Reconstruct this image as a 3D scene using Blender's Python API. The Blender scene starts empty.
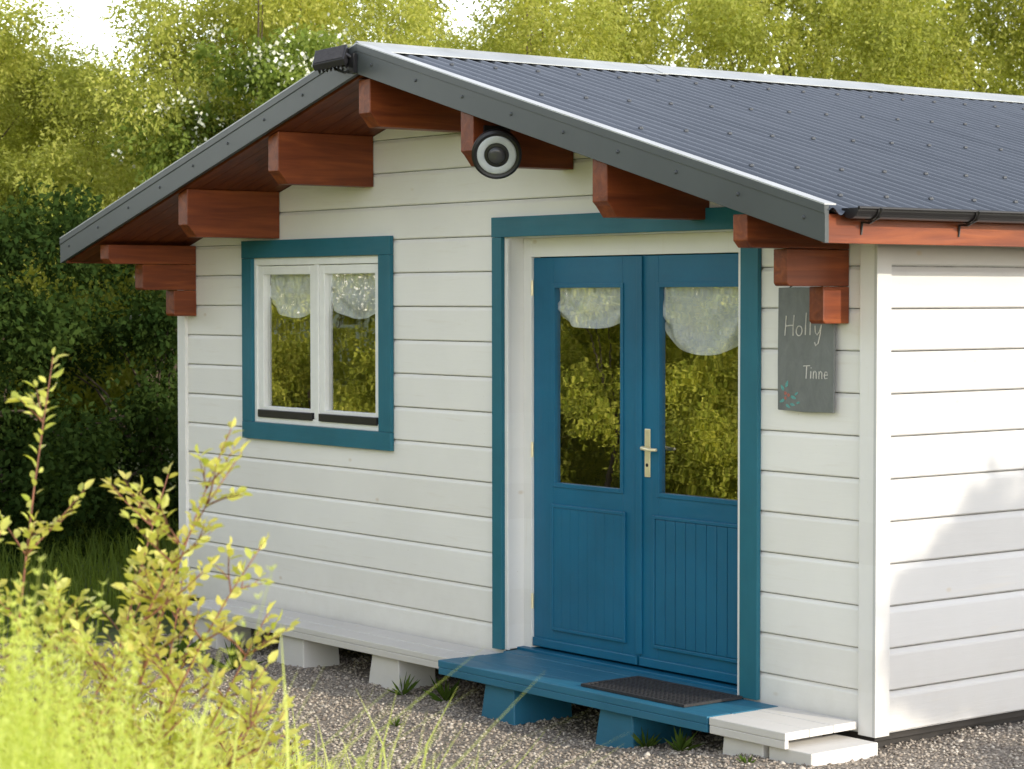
import bpy, math, random
import numpy as np
from mathutils import Vector, Matrix
random.seed(4)
C=bpy.context; SC=C.scene; COL=SC.collection
W=6.017; RX=-W/2; OV=0.6655; EV=0.3115; ZR=3.204; ZE=2.273
SL=(ZR-ZE)/(W/2+EV)
def rtop(x): return ZR-SL*abs(x-RX)
GND=-0.25
# ------------------------------------------------------------------ materials
def newmat(name):
    m=bpy.data.materials.new(name); m.use_nodes=True
    nt=m.node_tree; nt.nodes.clear(); return m,nt
def N(nt,t,**kw):
    n=nt.nodes.new(t)
    for k,v in kw.items():
        if k in n.inputs: n.inputs[k].default_value=v
        else: setattr(n,k,v)
    return n
def L(nt,a,b): nt.links.new(a,b)
def ramp(nt,fac,stops):
    r=nt.nodes.new('ShaderNodeValToRGB')
    el=r.color_ramp.elements
    while len(el)<len(stops): el.new(0.5)
    for e,(p,c) in zip(el,stops):
        e.position=p; e.color=(c[0],c[1],c[2],1) if len(c)==3 else c
    L(nt,fac,r.inputs[0]); return r.outputs[0]
def mapping(nt,scale,coord='Object'):
    tc=nt.nodes.new('ShaderNodeTexCoord'); mp=nt.nodes.new('ShaderNodeMapping')
    mp.inputs['Scale'].default_value=scale; L(nt,tc.outputs[coord],mp.inputs[0]); return mp.outputs[0]
def noise(nt,vec,scale,detail=4,rough=.55,dist=0):
    n=nt.nodes.new('ShaderNodeTexNoise'); n.inputs['Scale'].default_value=scale
    n.inputs['Detail'].default_value=detail; n.inputs['Roughness'].default_value=rough; n.inputs['Distortion'].default_value=dist
    L(nt,vec,n.inputs['Vector']); return n.outputs['Fac']
def mix(nt,fac,a,b,blend='MIX'):
    m=nt.nodes.new('ShaderNodeMix'); m.data_type='RGBA'; m.blend_type=blend
    if isinstance(fac,(int,float)): m.inputs[0].default_value=fac
    else: L(nt,fac,m.inputs[0])
    for i,v in ((6,a),(7,b)):
        if isinstance(v,tuple): m.inputs[i].default_value=(v[0],v[1],v[2],1)
        else: L(nt,v,m.inputs[i])
    return m.outputs[2]
def bump(nt,h,strength,dist=.01):
    b=nt.nodes.new('ShaderNodeBump'); b.inputs['Strength'].default_value=strength; b.inputs['Distance'].default_value=dist
    L(nt,h,b.inputs['Height']); return b.outputs[0]
def princ(nt,col,rough=.6,metal=0,normal=None,spec=.5):
    p=nt.nodes.new('ShaderNodeBsdfPrincipled')
    if isinstance(col,tuple): p.inputs['Base Color'].default_value=(*col,1)
    else: L(nt,col,p.inputs['Base Color'])
    if isinstance(rough,(int,float)): p.inputs['Roughness'].default_value=rough
    else: L(nt,rough,p.inputs['Roughness'])
    p.inputs['Metallic'].default_value=metal; p.inputs['Specular IOR Level'].default_value=spec
    if normal is not None: L(nt,normal,p.inputs['Normal'])
    o=nt.nodes.new('ShaderNodeOutputMaterial'); L(nt,p.outputs[0],o.inputs[0]); return p

def mat_white(name,grain_axis='x',base=(.87,.855,.825)):
    m,nt=newmat(name)
    sc={'x':(.8,9,9),'y':(9,.8,9),'z':(9,9,.8)}[grain_axis]
    v=mapping(nt,sc); v1=mapping(nt,(1,1,1))
    g=noise(nt,v,3.5,6,.6,.4)
    big=noise(nt,v1,1.3,5,.6)
    sep=nt.nodes.new('ShaderNodeSeparateXYZ'); L(nt,v1,sep.inputs[0])
    ma=N(nt,'ShaderNodeMath',operation='ADD'); L(nt,sep.outputs[2],ma.inputs[0]); ma.inputs[1].default_value=.013
    md=N(nt,'ShaderNodeMath',operation='DIVIDE'); L(nt,ma.outputs[0],md.inputs[0]); md.inputs[1].default_value=.1866
    fl=N(nt,'ShaderNodeMath',operation='FLOOR'); L(nt,md.outputs[0],fl.inputs[0])
    wn=nt.nodes.new('ShaderNodeTexWhiteNoise'); wn.noise_dimensions='1D'; L(nt,fl.outputs[0],wn.inputs['W'])
    c=ramp(nt,big,[(.3,tuple(b*.93 for b in base)),(.7,base)])
    c=mix(nt,.18,c,ramp(nt,wn.outputs['Value'],[(0,(.72,.69,.65)),(1,(.99,.99,.99))]),'MULTIPLY')
    c=mix(nt,ramp(nt,g,[(.60,(0,0,0)),(.8,(.34,.34,.34))]),c,(.66,.60,.51))
    vo=nt.nodes.new('ShaderNodeTexVoronoi'); vo.inputs['Scale'].default_value=2.6; L(nt,mapping(nt,(1,1,1.7)),vo.inputs['Vector'])
    kn=ramp(nt,vo.outputs['Distance'],[(.02,(.42,.42,.42)),(.065,(0,0,0))])
    c=mix(nt,kn,c,(.50,.38,.22))
    mr=N(nt,'ShaderNodeMapRange'); L(nt,sep.outputs[2],mr.inputs[0]); mr.inputs[1].default_value=.0; mr.inputs[2].default_value=.55; mr.inputs[3].default_value=.40; mr.inputs[4].default_value=0
    gm=N(nt,'ShaderNodeMath',operation='MULTIPLY'); L(nt,mr.outputs[0],gm.inputs[0]); L(nt,noise(nt,v1,9,5,.7),gm.inputs[1])
    c=mix(nt,gm.outputs[0],c,(.46,.42,.35))
    sp=ramp(nt,noise(nt,v1,60,3,.6),[(.70,(0,0,0)),(.76,(.35,.35,.35))])
    c=mix(nt,sp,c,(.42,.36,.29))
    princ(nt,c,.55,0,bump(nt,g,.3,.004),.35); return m
def mat_paint(name,base,rough=.42,axis='z',wear=.4):
    m,nt=newmat(name)
    sc={'x':(.8,9,9),'y':(9,.8,9),'z':(9,9,.8)}[axis]
    g=noise(nt,mapping(nt,sc),4,6,.6,.3); b=noise(nt,mapping(nt,(1,1,1)),2.2,5,.6)
    c=ramp(nt,b,[(.3,tuple(x*.84 for x in base)),(.7,tuple(min(1,x*1.10) for x in base))])
    c=mix(nt,ramp(nt,g,[(.6,(0,0,0)),(.85,(wear,wear,wear))]),c,tuple(x*.6+.04 for x in base))
    r=ramp(nt,g,[(.2,(rough-.08,)*3),(.8,(rough+.15,)*3)])
    princ(nt,c,r,0,bump(nt,g,.22,.004),.45); return m
def mat_stain(name,k=1.0,axis='y'):
    m,nt=newmat(name)
    sc={'x':(.7,10,10),'y':(10,.7,10),'z':(10,10,.7)}[axis]
    v=mapping(nt,sc); g=noise(nt,v,2.2,5,.55,.9); b=noise(nt,mapping(nt,(1,1,1)),3,4,.6)
    c=ramp(nt,g,[(.25,(.10*k,.020*k,.006*k)),(.5,(.185*k,.040*k,.010*k)),(.75,(.28*k,.072*k,.017*k))])
    c=mix(nt,ramp(nt,b,[(.45,(0,0,0)),(.75,(.4,.4,.4))]),c,(.10*k,.022*k,.008*k))
    princ(nt,c,.48,0,bump(nt,g,.35,.006),.4); return m
def mat_simple(name,col,rough=.5,metal=0,nscale=30,var=.15,bs=.1,spec=.5):
    m,nt=newmat(name)
    g=noise(nt,mapping(nt,(1,1,1)),nscale,5,.6)
    c=ramp(nt,g,[(.3,tuple(x*(1-var) for x in col)),(.7,tuple(min(1,x*(1+var)) for x in col))])
    princ(nt,c,rough,metal,bump(nt,g,bs,.003),spec); return m
def mat_leaf(name,c1,c2,c3,trans=.45,rough=.5,sc=.9,gloss=False):
    m,nt=newmat(name)
    geo=nt.nodes.new('ShaderNodeNewGeometry')
    big=noise(nt,mapping(nt,(1,1,1)),sc,2,.6)
    wr=geo.outputs['Random Per Island']
    a=mix(nt,wr,c1,c2); c=mix(nt,ramp(nt,big,[(.35,(0,0,0)),(.65,(1,1,1))]),a,c3)
    c=mix(nt,.35,c,a)
    if gloss:
        d=N(nt,'ShaderNodeBsdfPrincipled'); L(nt,c,d.inputs['Base Color']); d.inputs['Roughness'].default_value=rough; d.inputs['Specular IOR Level'].default_value=.4
    else:
        d=N(nt,'ShaderNodeBsdfDiffuse'); L(nt,c,d.inputs[0])
    t=N(nt,'ShaderNodeBsdfTranslucent'); L(nt,mix(nt,1.0,c,(1.4,1.35,.6),'MULTIPLY'),t.inputs[0])
    ms=nt.nodes.new('ShaderNodeMixShader'); ms.inputs[0].default_value=trans
    L(nt,d.outputs[0],ms.inputs[1]); L(nt,t.outputs[0],ms.inputs[2])
    o=nt.nodes.new('ShaderNodeOutputMaterial'); L(nt,ms.outputs[0],o.inputs[0]); return m

M={}
M['clad_x']=mat_white('white_cladding_paint','x')
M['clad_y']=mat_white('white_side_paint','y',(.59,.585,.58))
M['white_z']=mat_white('white_trim_paint','z',(.83,.82,.80))
M['white_frame']=mat_simple('white_window_paint',(.82,.82,.80),.4,0,12,.04,.06)
M['white_deck']=mat_white('white_plinth_paint','x',(.70,.685,.66))
M['groove']=mat_simple('shaded_grimy_joint',(.33,.325,.315),.8,0,12,.3,.1)  # dark joint colour carries the gap's shade along with grime
M['teal_z']=mat_paint('teal_upright_paint',(.004,.118,.225),.42,'z')
M['teal_x']=mat_paint('teal_level_paint',(.004,.118,.225),.42,'x')
M['trim_z']=mat_paint('teal_trim_upright',(.012,.130,.185),.5,'z')
M['trim_x']=mat_paint('teal_trim_level',(.012,.130,.185),.5,'x')
M['deck_b']=mat_paint('blue_step_paint',(.020,.142,.235),.5,'x',.7)
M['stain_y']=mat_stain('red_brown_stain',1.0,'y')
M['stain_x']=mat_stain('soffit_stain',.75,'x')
M['fascia']=mat_simple('grey_fascia_coating',(.052,.060,.062),.45,.0,3,.12,.03)
M['verge']=mat_simple('sun_paled_flashing',(.42,.43,.43),.4,.2,6,.12,.03)  # sun on the verge's top leg is put into this paler metal
M['ridge']=mat_simple('ridge_flashing',(.36,.38,.38),.42,.2,2,.2,.04)
M['gutter']=mat_simple('dark_gutter',(.012,.011,.012),.4,0,8,.2,.03)
M['black']=mat_simple('black_plastic',(.014,.014,.016),.4,0,20,.2,.05)
M['diffuser']=mat_simple('pale_diffuser',(.50,.53,.56),.35,0,30,.05,.02)
M['lens_grey']=mat_simple('grey_lens_cover',(.06,.06,.065),.25,0,30,.05,.02)
M['brass']=mat_simple('brass',(.88,.78,.52),.35,.5,20,.1,.03)
M['rubber']=mat_simple('dark_rubber',(.025,.024,.026),.75,0,60,.4,.4)
M['dark']=mat_simple('dark_interior',(.030,.026,.023),.8,0,8,.2,.1)
M['bark']=mat_simple('bark',(.10,.075,.05),.9,0,14,.4,.8)
M['twig']=mat_simple('red_twig',(.20,.08,.045),.7,0,20,.3,.2)
M['chalk']=mat_simple('white_chalk',(.60,.58,.54),.9,0,300,.3,.3)
M['chalk_teal']=mat_simple('teal_chalk',(.12,.33,.31),.9,0,200,.3,.3)
M['chalk_red']=mat_simple('red_chalk',(.40,.14,.11),.9,0,200,.3,.3)
M['screw']=mat_simple('coated_screw',(.055,.06,.068),.45,.2,40,.1,.02)
m,nt=newmat('blue_grey_roof_coating'); v=mapping(nt,(.5,3,.5))
b=noise(nt,v,2.0,6,.65); s=noise(nt,mapping(nt,(1,1,1)),45,4,.6)
c=ramp(nt,b,[(.3,(.090,.104,.125)),(.7,(.135,.152,.178))]); c=mix(nt,ramp(nt,s,[(.62,(0,0,0)),(.8,(.35,.35,.35))]),c,(.20,.21,.20))
princ(nt,c,ramp(nt,b,[(.2,(.20,)*3),(.8,(.34,)*3)]),.5,bump(nt,b,.05,.004),.7); M['roof']=m
m,nt=newmat('slate'); g=noise(nt,mapping(nt,(2,2,1)),9,7,.7,.6)
c=ramp(nt,g,[(.25,(.12,.13,.127)),(.75,(.195,.205,.198))]); princ(nt,c,.6,0,bump(nt,g,.4,.004)); M['slate']=m
m,nt=newmat('window_glass'); tr=N(nt,'ShaderNodeBsdfTransparent'); tr.inputs[0].default_value=(.96,.97,.96,1)
gl=N(nt,'ShaderNodeBsdfGlossy'); gl.inputs['Roughness'].default_value=.0; gl.inputs[0].default_value=(.97,.98,.95,1)
L(nt,bump(nt,noise(nt,mapping(nt,(1,1,5)),4,1,.4),.02,.01),gl.inputs['Normal'])
ms=N(nt,'ShaderNodeMixShader'); ms.inputs[0].default_value=.42; L(nt,tr.outputs[0],ms.inputs[1]); L(nt,gl.outputs[0],ms.inputs[2])
o=N(nt,'ShaderNodeOutputMaterial'); L(nt,ms.outputs[0],o.inputs[0]); M['glass']=m
m,nt=newmat('sheer_curtain'); v=mapping(nt,(1,1,1)); g=noise(nt,v,10,2,.5)
c=ramp(nt,g,[(.4,(.93,.95,.98)),(.65,(.86,.90,.94))])
d=N(nt,'ShaderNodeBsdfDiffuse'); L(nt,c,d.inputs[0])
o=N(nt,'ShaderNodeOutputMaterial'); L(nt,d.outputs[0],o.inputs[0]); M['curtain']=m
m,nt=newmat('gravel_bed'); vo=nt.nodes.new('ShaderNodeTexVoronoi'); vo.inputs['Scale'].default_value=65; L(nt,mapping(nt,(1,1,1)),vo.inputs['Vector'])
sepc=nt.nodes.new('ShaderNodeSeparateColor'); L(nt,vo.outputs['Color'],sepc.inputs[0])
c=ramp(nt,sepc.outputs[0],[(0,(.18,.15,.12)),(.5,(.32,.275,.225)),(1,(.44,.385,.32))])
c=mix(nt,ramp(nt,vo.outputs['Distance'],[(.35,(0,0,0)),(.7,(.8,.8,.8))]),c,(.10,.082,.063))
inv=N(nt,'ShaderNodeMath',operation='SUBTRACT'); inv.inputs[0].default_value=1; L(nt,vo.outputs['Distance'],inv.inputs[1])
princ(nt,c,.85,0,bump(nt,inv.outputs[0],.9,.012)); M['gravel']=m
m,nt=newmat('gravel_stone'); geo=nt.nodes.new('ShaderNodeNewGeometry')
c=ramp(nt,geo.outputs['Random Per Island'],[(0,(.16,.13,.105)),(.35,(.29,.245,.20)),(.7,(.38,.33,.27)),(.93,(.45,.40,.335)),(1,(.54,.49,.42))])
princ(nt,c,.8); M['stone']=m
m,nt=newmat('meadow_soil'); g=noise(nt,mapping(nt,(1,1,1)),1.2,7,.7); g2=noise(nt,mapping(nt,(1,1,1)),25,5,.7)
c=ramp(nt,g,[(.3,(.045,.07,.016)),(.7,(.10,.13,.03))]); c=mix(nt,ramp(nt,g2,[(.5,(0,0,0)),(.7,(.6,.6,.6))]),c,(.10,.08,.05))
princ(nt,c,.9,0,bump(nt,g2,.8,.03)); M['ground']=m
M['leaf_bright']=mat_leaf('sun_toned_willow_leaf',(.34,.38,.08),(.58,.57,.18),(.20,.24,.045),.5)  # sunlight on the upper trees is mixed into this brighter yellow
M['leaf_mid']=mat_leaf('hawthorn_leaf',(.14,.20,.04),(.30,.36,.09),(.08,.13,.025),.45)
M['leaf_dark']=mat_leaf('shade_toned_hedge_leaf',(.026,.050,.012),(.065,.098,.022),(.015,.033,.009),.3)  # deep shade among the lower foliage is painted into this dark green
M['leaf_fore']=mat_leaf('young_shrub_leaf',(.42,.50,.10),(.72,.70,.24),(.44,.36,.11),.5,.35,5,True)
M['leaf_hedge']=mat_leaf('yard_hedge_leaf',(.34,.40,.05),(.80,.76,.15),(.03,.055,.010),.42,.5,2.4)
M['grass_b']=mat_leaf('meadow_blade',(.50,.58,.15),(.76,.78,.32),(.56,.63,.20),.5,.5,1.5)
M['grass_d']=mat_leaf('lawn_blade',(.09,.14,.027),(.18,.24,.05),(.12,.16,.03),.45,.5,1)
M['weed']=mat_leaf('weed_leaf',(.06,.11,.02),(.11,.16,.03),(.05,.09,.02),.35,.5,6)
M['blossom']=mat_simple('cream_blossom',(.6,.62,.48),.7,0,20,.1,.1)

# ------------------------------------------------------------------ builders
class MB:
    def __init__(s): s.v=[]; s.f=[]
    def add(s,vs,fs,mat=None):
        o=len(s.v)
        s.v+= [tuple(mat@Vector(p)) if mat is not None else tuple(p) for p in vs]
        s.f+= [tuple(i+o for i in f) for f in fs]
    def box(s,x0,x1,y0,y1,z0,z1,mat=None):
        vs=[(x0,y0,z0),(x1,y0,z0),(x1,y1,z0),(x0,y1,z0),(x0,y0,z1),(x1,y0,z1),(x1,y1,z1),(x0,y1,z1)]
        s.add(vs,[(3,2,1,0),(4,5,6,7),(0,1,5,4),(1,2,6,5),(2,3,7,6),(3,0,4,7)],mat)
    def prism(s,poly,axis,a,b):
        n=len(poly)
        if axis=='y': A=[(p[0],a,p[1]) for p in poly]; B=[(p[0],b,p[1]) for p in poly]
        elif axis=='x': A=[(a,p[0],p[1]) for p in poly]; B=[(b,p[0],p[1]) for p in poly]
        else: A=[(p[0],p[1],a) for p in poly]; B=[(p[0],p[1],b) for p in poly]
        s.add(A+B,[tuple(range(n)),tuple(range(2*n-1,n-1,-1))]+[(i,i+n,(i+1)%n+n,(i+1)%n) for i in range(n)])
    def tube(s,pts,rads,k=6,cap=True):
        pts=[Vector(p) for p in pts]; o=len(s.v)
        for i,p in enumerate(pts):
            d=(pts[min(i+1,len(pts)-1)]-pts[max(i-1,0)])
            if d.length<1e-9: d=Vector((0,0,1))
            d.normalize(); a=d.cross(Vector((.31,.17,.93))); 
            if a.length<1e-4: a=d.cross(Vector((1,0,0)))
            a.normalize(); b=d.cross(a); r=rads[i] if hasattr(rads,'__len__') else rads
            for j in range(k):
                t=2*math.pi*j/k; s.v.append(tuple(p+a*(r*math.cos(t))+b*(r*math.sin(t))))
        for i in range(len(pts)-1):
            for j in range(k):
                s.f.append((o+i*k+j,o+i*k+(j+1)%k,o+(i+1)*k+(j+1)%k,o+(i+1)*k+j))
        if cap:
            s.f.append(tuple(o+j for j in range(k-1,-1,-1))); e=o+(len(pts)-1)*k; s.f.append(tuple(e+j for j in range(k)))
    def obj(s,name,mat,parent=None,bevel=0,smooth=False,label=None):
        me=bpy.data.meshes.new(name); me.from_pydata(s.v,[],s.f)
        import bmesh
        bm=bmesh.new(); bm.from_mesh(me); bmesh.ops.recalc_face_normals(bm,faces=bm.faces); bm.to_mesh(me); bm.free()
        return finish(name,me,mat,parent,bevel,smooth,label)
def finish(name,me,mat,parent=None,bevel=0,smooth=False,label=None):
    me.materials.append(mat); ob=bpy.data.objects.new(name,me); COL.objects.link(ob)
    if parent: ob.parent=parent; ob.matrix_parent_inverse=Matrix.Translation(-parent.location) if parent.parent is None else Matrix.Identity(4)
    if smooth: me.polygons.foreach_set('use_smooth',[True]*len(me.polygons))
    if bevel:
        b=ob.modifiers.new('bevel','BEVEL'); b.width=bevel; b.segments=2; b.limit_method='ANGLE'; b.angle_limit=.6
    if label: ob['label']=label
    return ob
def npmesh(name,verts,faces):
    me=bpy.data.meshes.new(name); n,k=faces.shape
    me.vertices.add(len(verts)); me.vertices.foreach_set('co',verts.astype(np.float32).ravel())
    me.loops.add(n*k); me.loops.foreach_set('vertex_index',faces.astype(np.int32).ravel())
    me.polygons.add(n); me.polygons.foreach_set('loop_start',np.arange(0,n*k,k,dtype=np.int32)); 
    try: me.polygons.foreach_set('loop_total',np.full(n,k,dtype=np.int32))
    except Exception: pass
    me.update(calc_edges=True); me.validate(); return me
def thing(name,label,cat,loc=(0,0,0),group=None):
    e=bpy.data.objects.new(name,None); e.location=loc; e.empty_display_size=.3; COL.objects.link(e)
    e['label']=label; e['category']=cat
    if group: e['group']=group
    return e
def child_empty(name,parent,label=None):
    e=bpy.data.objects.new(name,None); e.parent=parent; COL.objects.link(e)
    if label:e['label']=label
    return e

# ------------------------------------------------------------------ cabin
cab=thing('wooden_cabin','white timber cabin with blue trim and dark corrugated roof','cabin')
PB=.1866; C0=-.013
def clad(name,s0f,s1f,z0,z1,openings,place,mat,seed,gap=.006,lip=.026):
    rng=random.Random(seed); prof=[]
    k0=int(math.floor((z0-C0)/PB)); k1=int(math.ceil((z1-C0)/PB))
    for k in range(k0,k1):
        zb=C0+k*PB; zt=zb+PB; j=rng.uniform(-.0015,.0015)
        prof+=[(zb+.0001,-.022),(zb+.0004,j-.005),(zb+.006,j),(zt-lip,j),(zt-lip*.75,j-.002),(zt-gap-.002,-.014),(zt-gap-.001,-.022),(zt-.0001,-.022)]
    extra=sorted(set([z0,z1]+[z for o in openings for z in (o[2],o[3])]))
    def outat(z):
        for a,b in zip(prof[:-1],prof[1:]):
            if a[0]<=z<=b[0]: return a[1]+(b[1]-a[1])*(z-a[0])/max(1e-9,b[0]-a[0])
        return 0
    pts=[p for p in prof if z0<p[0]<z1]+[(z,outat(z)) for z in extra if z0<=z<=z1]
    pts.sort(); V=[];F=[];MI=[]
    for (za,oa),(zb,ob_) in zip(pts[:-1],pts[1:]):
        zm=(za+zb)/2
        ops=sorted([o for o in openings if o[2]<zm<o[3]])
        A0,B0=s0f(za),s0f(zb); A1,B1=s1f(za),s1f(zb)
        if A1<=A0 or B1<=B0: 
            if A1<=A0: continue
            B0=B1=(B0+B1)/2
        segs=[];ca,cb=A0,B0
        for o in ops: segs.append((ca,cb,o[0],o[0])); ca=cb=o[1]
        segs.append((ca,cb,A1,B1))
        for a0,b0,a1,b1 in segs:
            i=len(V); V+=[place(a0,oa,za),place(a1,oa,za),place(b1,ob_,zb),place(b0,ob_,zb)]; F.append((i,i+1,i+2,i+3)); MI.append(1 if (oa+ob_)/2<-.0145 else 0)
    me=bpy.data.meshes.new(name); me.from_pydata(V,[],F)
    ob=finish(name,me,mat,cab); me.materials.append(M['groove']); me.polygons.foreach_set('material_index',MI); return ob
UO=.160
under=lambda x: rtop(x)-UO
def gx0(z):
    x=RX-(ZR-UO-z)/SL; return max(-W,min(x,RX))
def gx1(z):
    x=RX+(ZR-UO-z)/SL; return min(-.0,max(x,RX))
WO=(-5.13,-3.765,1.145,2.14); DO=(-2.64,-.842,-1,2.215)
clad('front_wall',gx0,gx1,-.013,ZR-UO-.005,[WO,DO],lambda s,o,z:(s,.016-o,z),M['clad_x'],1,.0022,.024)
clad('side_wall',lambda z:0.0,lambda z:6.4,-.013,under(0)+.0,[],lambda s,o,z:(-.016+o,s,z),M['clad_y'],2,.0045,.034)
b=MB(); b.box(-W,-W+.03,.03,6.4,-.0,under(-W)); b.obj('side_wall',M['clad_y'],cab)
b=MB(); b.prism([(-W,0),(0,0),(0,under(0)),(RX,ZR-UO),(-W,under(-W))],'y',6.38,6.41); b.obj('back_wall',M['clad_x'],cab)
b=MB(); b.box(-W+.02,-.05,.05,6.38,-.05,.03); b.box(-W+.1,-.12,.2,.32,-.14,-.05); b.box(-W+.1,-.12,2.9,3.0,-.14,-.05); b.box(-.2,-.08,.1,6.3,-.14,-.051); b.box(-W+.08,-W+.2,.1,6.3,-.14,-.051); b.obj('floor',M['dark'],cab)
b=MB(); b.box(-W+.05,-.05,.22,6.3,2.2,2.21); b.box(-3.3,-3.25,.22,6.3,.035,2.195); b.box(-W+.07,-.06,2.6,2.65,.035,2.195); b.box(-W+.034,-W+.048,.045,6.3,.035,2.3); b.obj('interior_dark_lining',M['dark'],cab)  # unseen dark inner surfaces; left wall lining added to keep the panes dark
b=MB(); b.box(-.100,0,-.004,.02,-.02,under(-.05)+.0); b.obj('corner_trim',M['white_z'],cab,.002)
b=MB(); b.box(-.014,.004,-.0065,.085,-.02,under(.0)-.002); b.obj('corner_trim',M['clad_y'],cab,.002)
b=MB(); b.box(-W-.006,-W+.075,-.004,.02,-.02,under(-W)); b.box(-W-.02,-W-.006,-.004,.09,-.02,under(-W)-.01); b.obj('corner_trim',M['white_z'],cab,.002)

# roof ---------------------------------------------------------------
pitch=.094; amp=.015
ys=np.arange(-.655,6.75,pitch/10)
V=[];F=[]
for side in (1,-1):
    o=len(V); xs=[RX,RX+side*(W/2+EV+.03)]
    xm=[xs[0]+(xs[1]-xs[0])*t for t in (0,.5,1)]
    for y in ys:
        h=amp*math.sin(2*math.pi*y/pitch)
        for x in xm: V.append((x,y,rtop(x)+h-amp-.002))
    for i in range(len(ys)-1):
        for j in range(2):
            a=o+i*3+j; F.append((a,a+1,a+4,a+3) if side==1 else (a+1,a,a+3,a+4))
me=bpy.data.meshes.new('roof'); me.from_pydata(V,[],F); roof=finish('roof',me,M['roof'],cab,0,True)
b=MB()
for t in (.12,.34,.56,.78,.94):
    for side in (1,-1):
        x=RX+side*(W/2+EV)*t
        for k in range(-7,85,3):
            y=(k+.25)*pitch
            if not -.56<y<6.6: continue
            z=rtop(x)-.002
            b.tube([(x,y,z-.003),(x,y,z+.005),(x,y,z+.009)],[.013,.012,.006],6)
b.obj('roof_screws',M['screw'],roof)['kind']='stuff'
b=MB()
for y0,y1,d in ((-.67,1.35,0),(1.31,3.3,.003),(3.26,5.2,0.0),(5.16,6.78,.003)):
    prof=[(RX-.16,rtop(RX-.16)+.004+d),(RX-.03,rtop(RX-.03)+.012+d),(RX,ZR+.022+d),(RX+.03,rtop(RX+.03)+.012+d),(RX+.16,rtop(RX+.16)+.004+d)]
    lo=[(x,z-.004) for x,z in reversed(prof)]
    b.prism(prof+lo,'y',y0,y1)
b.obj('ridge_cap',M['ridge'],roof)
def slopebox(b,x0,x1,y0,y1,dt,db):
    b.prism([(x0,rtop(x0)+dt),(x1,rtop(x1)+dt),(x1,rtop(x1)+db),(x0,rtop(x0)+db)],'y',y0,y1)
for side in (1,-1):
    xe=RX+side*(W/2+EV+.02)
    b=MB(); slopebox(b,RX+side*.001,xe,-.672,-.605,.012,.006); b.obj('verge_flashing',M['verge'],roof)
    b=MB(); slopebox(b,RX+side*.001,xe,-.668,-.645,.004,-.148)
    slopebox(b,RX+side*.001,xe,-.672,-.6685,.0058,-.03)
    b.obj('fascia_board',M['fascia'],roof,.002)
    b=MB()
    for t in np.linspace(.04,.97,9):
        x=RX+side*(W/2+EV)*t; z=rtop(x)-.075
        b.tube([(x,-.667,z),(x,-.672,z),(x,-.675,z)],[.009,.008,.004],8)
    b.obj('fascia_screws',M['screw'],roof)['kind']='stuff'
for side in (1,-1):
    b=MB(); xe=RX+side*(W/2+EV-.028); y=-.630
    while y<6.6:
        slopebox(b,RX+side*.0005,xe,y,y+.091,-.125,-UO+.005); y+=.0945
    slopebox(b,RX+side*.0005,xe,-.63,6.6,-.045,-.1245)
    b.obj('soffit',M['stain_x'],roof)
b=MB(); b.box(.286,.309,-.643,6.6,2.120,2.238); b.obj('eave_board',M['stain_y'],roof,.002)
b=MB(); b.box(-W-.309,-W-.286,-.643,6.6,2.120,2.238); b.obj('eave_board',M['stain_y'],roof,.002)
for cx in (.368,-W-.368):
    b=MB(); r=.046; n=10; prof=[]
    zc=2.262
    for i in range(n+1): a=math.pi+math.pi*i/n; prof.append((cx+r*math.cos(a),zc+r*.95*math.sin(a)))
    inner=[(cx+(r-.004)*math.cos(math.pi+math.pi*i/n),zc+.0+(r-.004)*.95*math.sin(math.pi+math.pi*i/n)) for i in range(n,-1,-1)]
    b.prism(prof+inner,'y',-.56,6.6)
    b.prism(prof,'y',-.563,-.5605)
    b.tube([(cx+r*(1 if cx>0 else -1),-.56,zc),(cx+r*(1 if cx>0 else -1),6.6,zc)],.007,8); 
    for y in np.arange(-.45,6.5,.6):
        pr=[(cx+(r+.007)*math.cos(math.pi+math.pi*i/n),zc+(r+.007)*.95*math.sin(math.pi+math.pi*i/n)) for i in range(n+1)]
        pr2=[(cx+(r+.0005)*math.cos(math.pi+math.pi*i/n),zc+(r+.0005)*.95*math.sin(math.pi+math.pi*i/n)) for i in range(n,-1,-1)]
        b.prism(pr+pr2,'y',y,y+.03)
        sg_=1 if cx>0 else -1
        b.tube([(cx-sg_*.058,y+.015,zc-.105),(cx-sg_*.052,y+.015,zc-.055),(cx-sg_*.01,y+.015,zc-.058),(cx+sg_*.04,y+.015,zc-.035),(cx+sg_*.056,y+.015,zc+.0)],.006,6)
    b.obj('gutter',M['gutter'],roof)
def purlin(xr,zb,ye=-.62,w=.105,cut=.07):
    b=MB(); zt=min(under(xr),under(xr-w))
    x0,x1=xr-w,xr
    prof=[(.012,zb),(ye+cut*.9,zb),(ye+.02,zb+cut*.75),(ye,zb+cut),(ye,zt),(.012,zt)]
    n=len(prof)
    A=[(x0,y,z if z<zt-1e-6 else under(x0)+.002) for y,z in prof]; B=[(x1,y,z if z<zt-1e-6 else under(x1)+.002) for y,z in prof]
    b.add(A+B,[tuple(range(n)),tuple(range(2*n-1,n-1,-1))]+[(i,i+n,(i+1)%n+n,(i+1)%n) for i in range(n)])
    return b.obj('roof_beam',M['stain_y'],cab,.004)
purlin(-4.835,2.255); purlin(-3.845,2.525); purlin(RX+.05,2.785); purlin(-2.075,2.545); purlin(-1.075,2.265)
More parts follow.
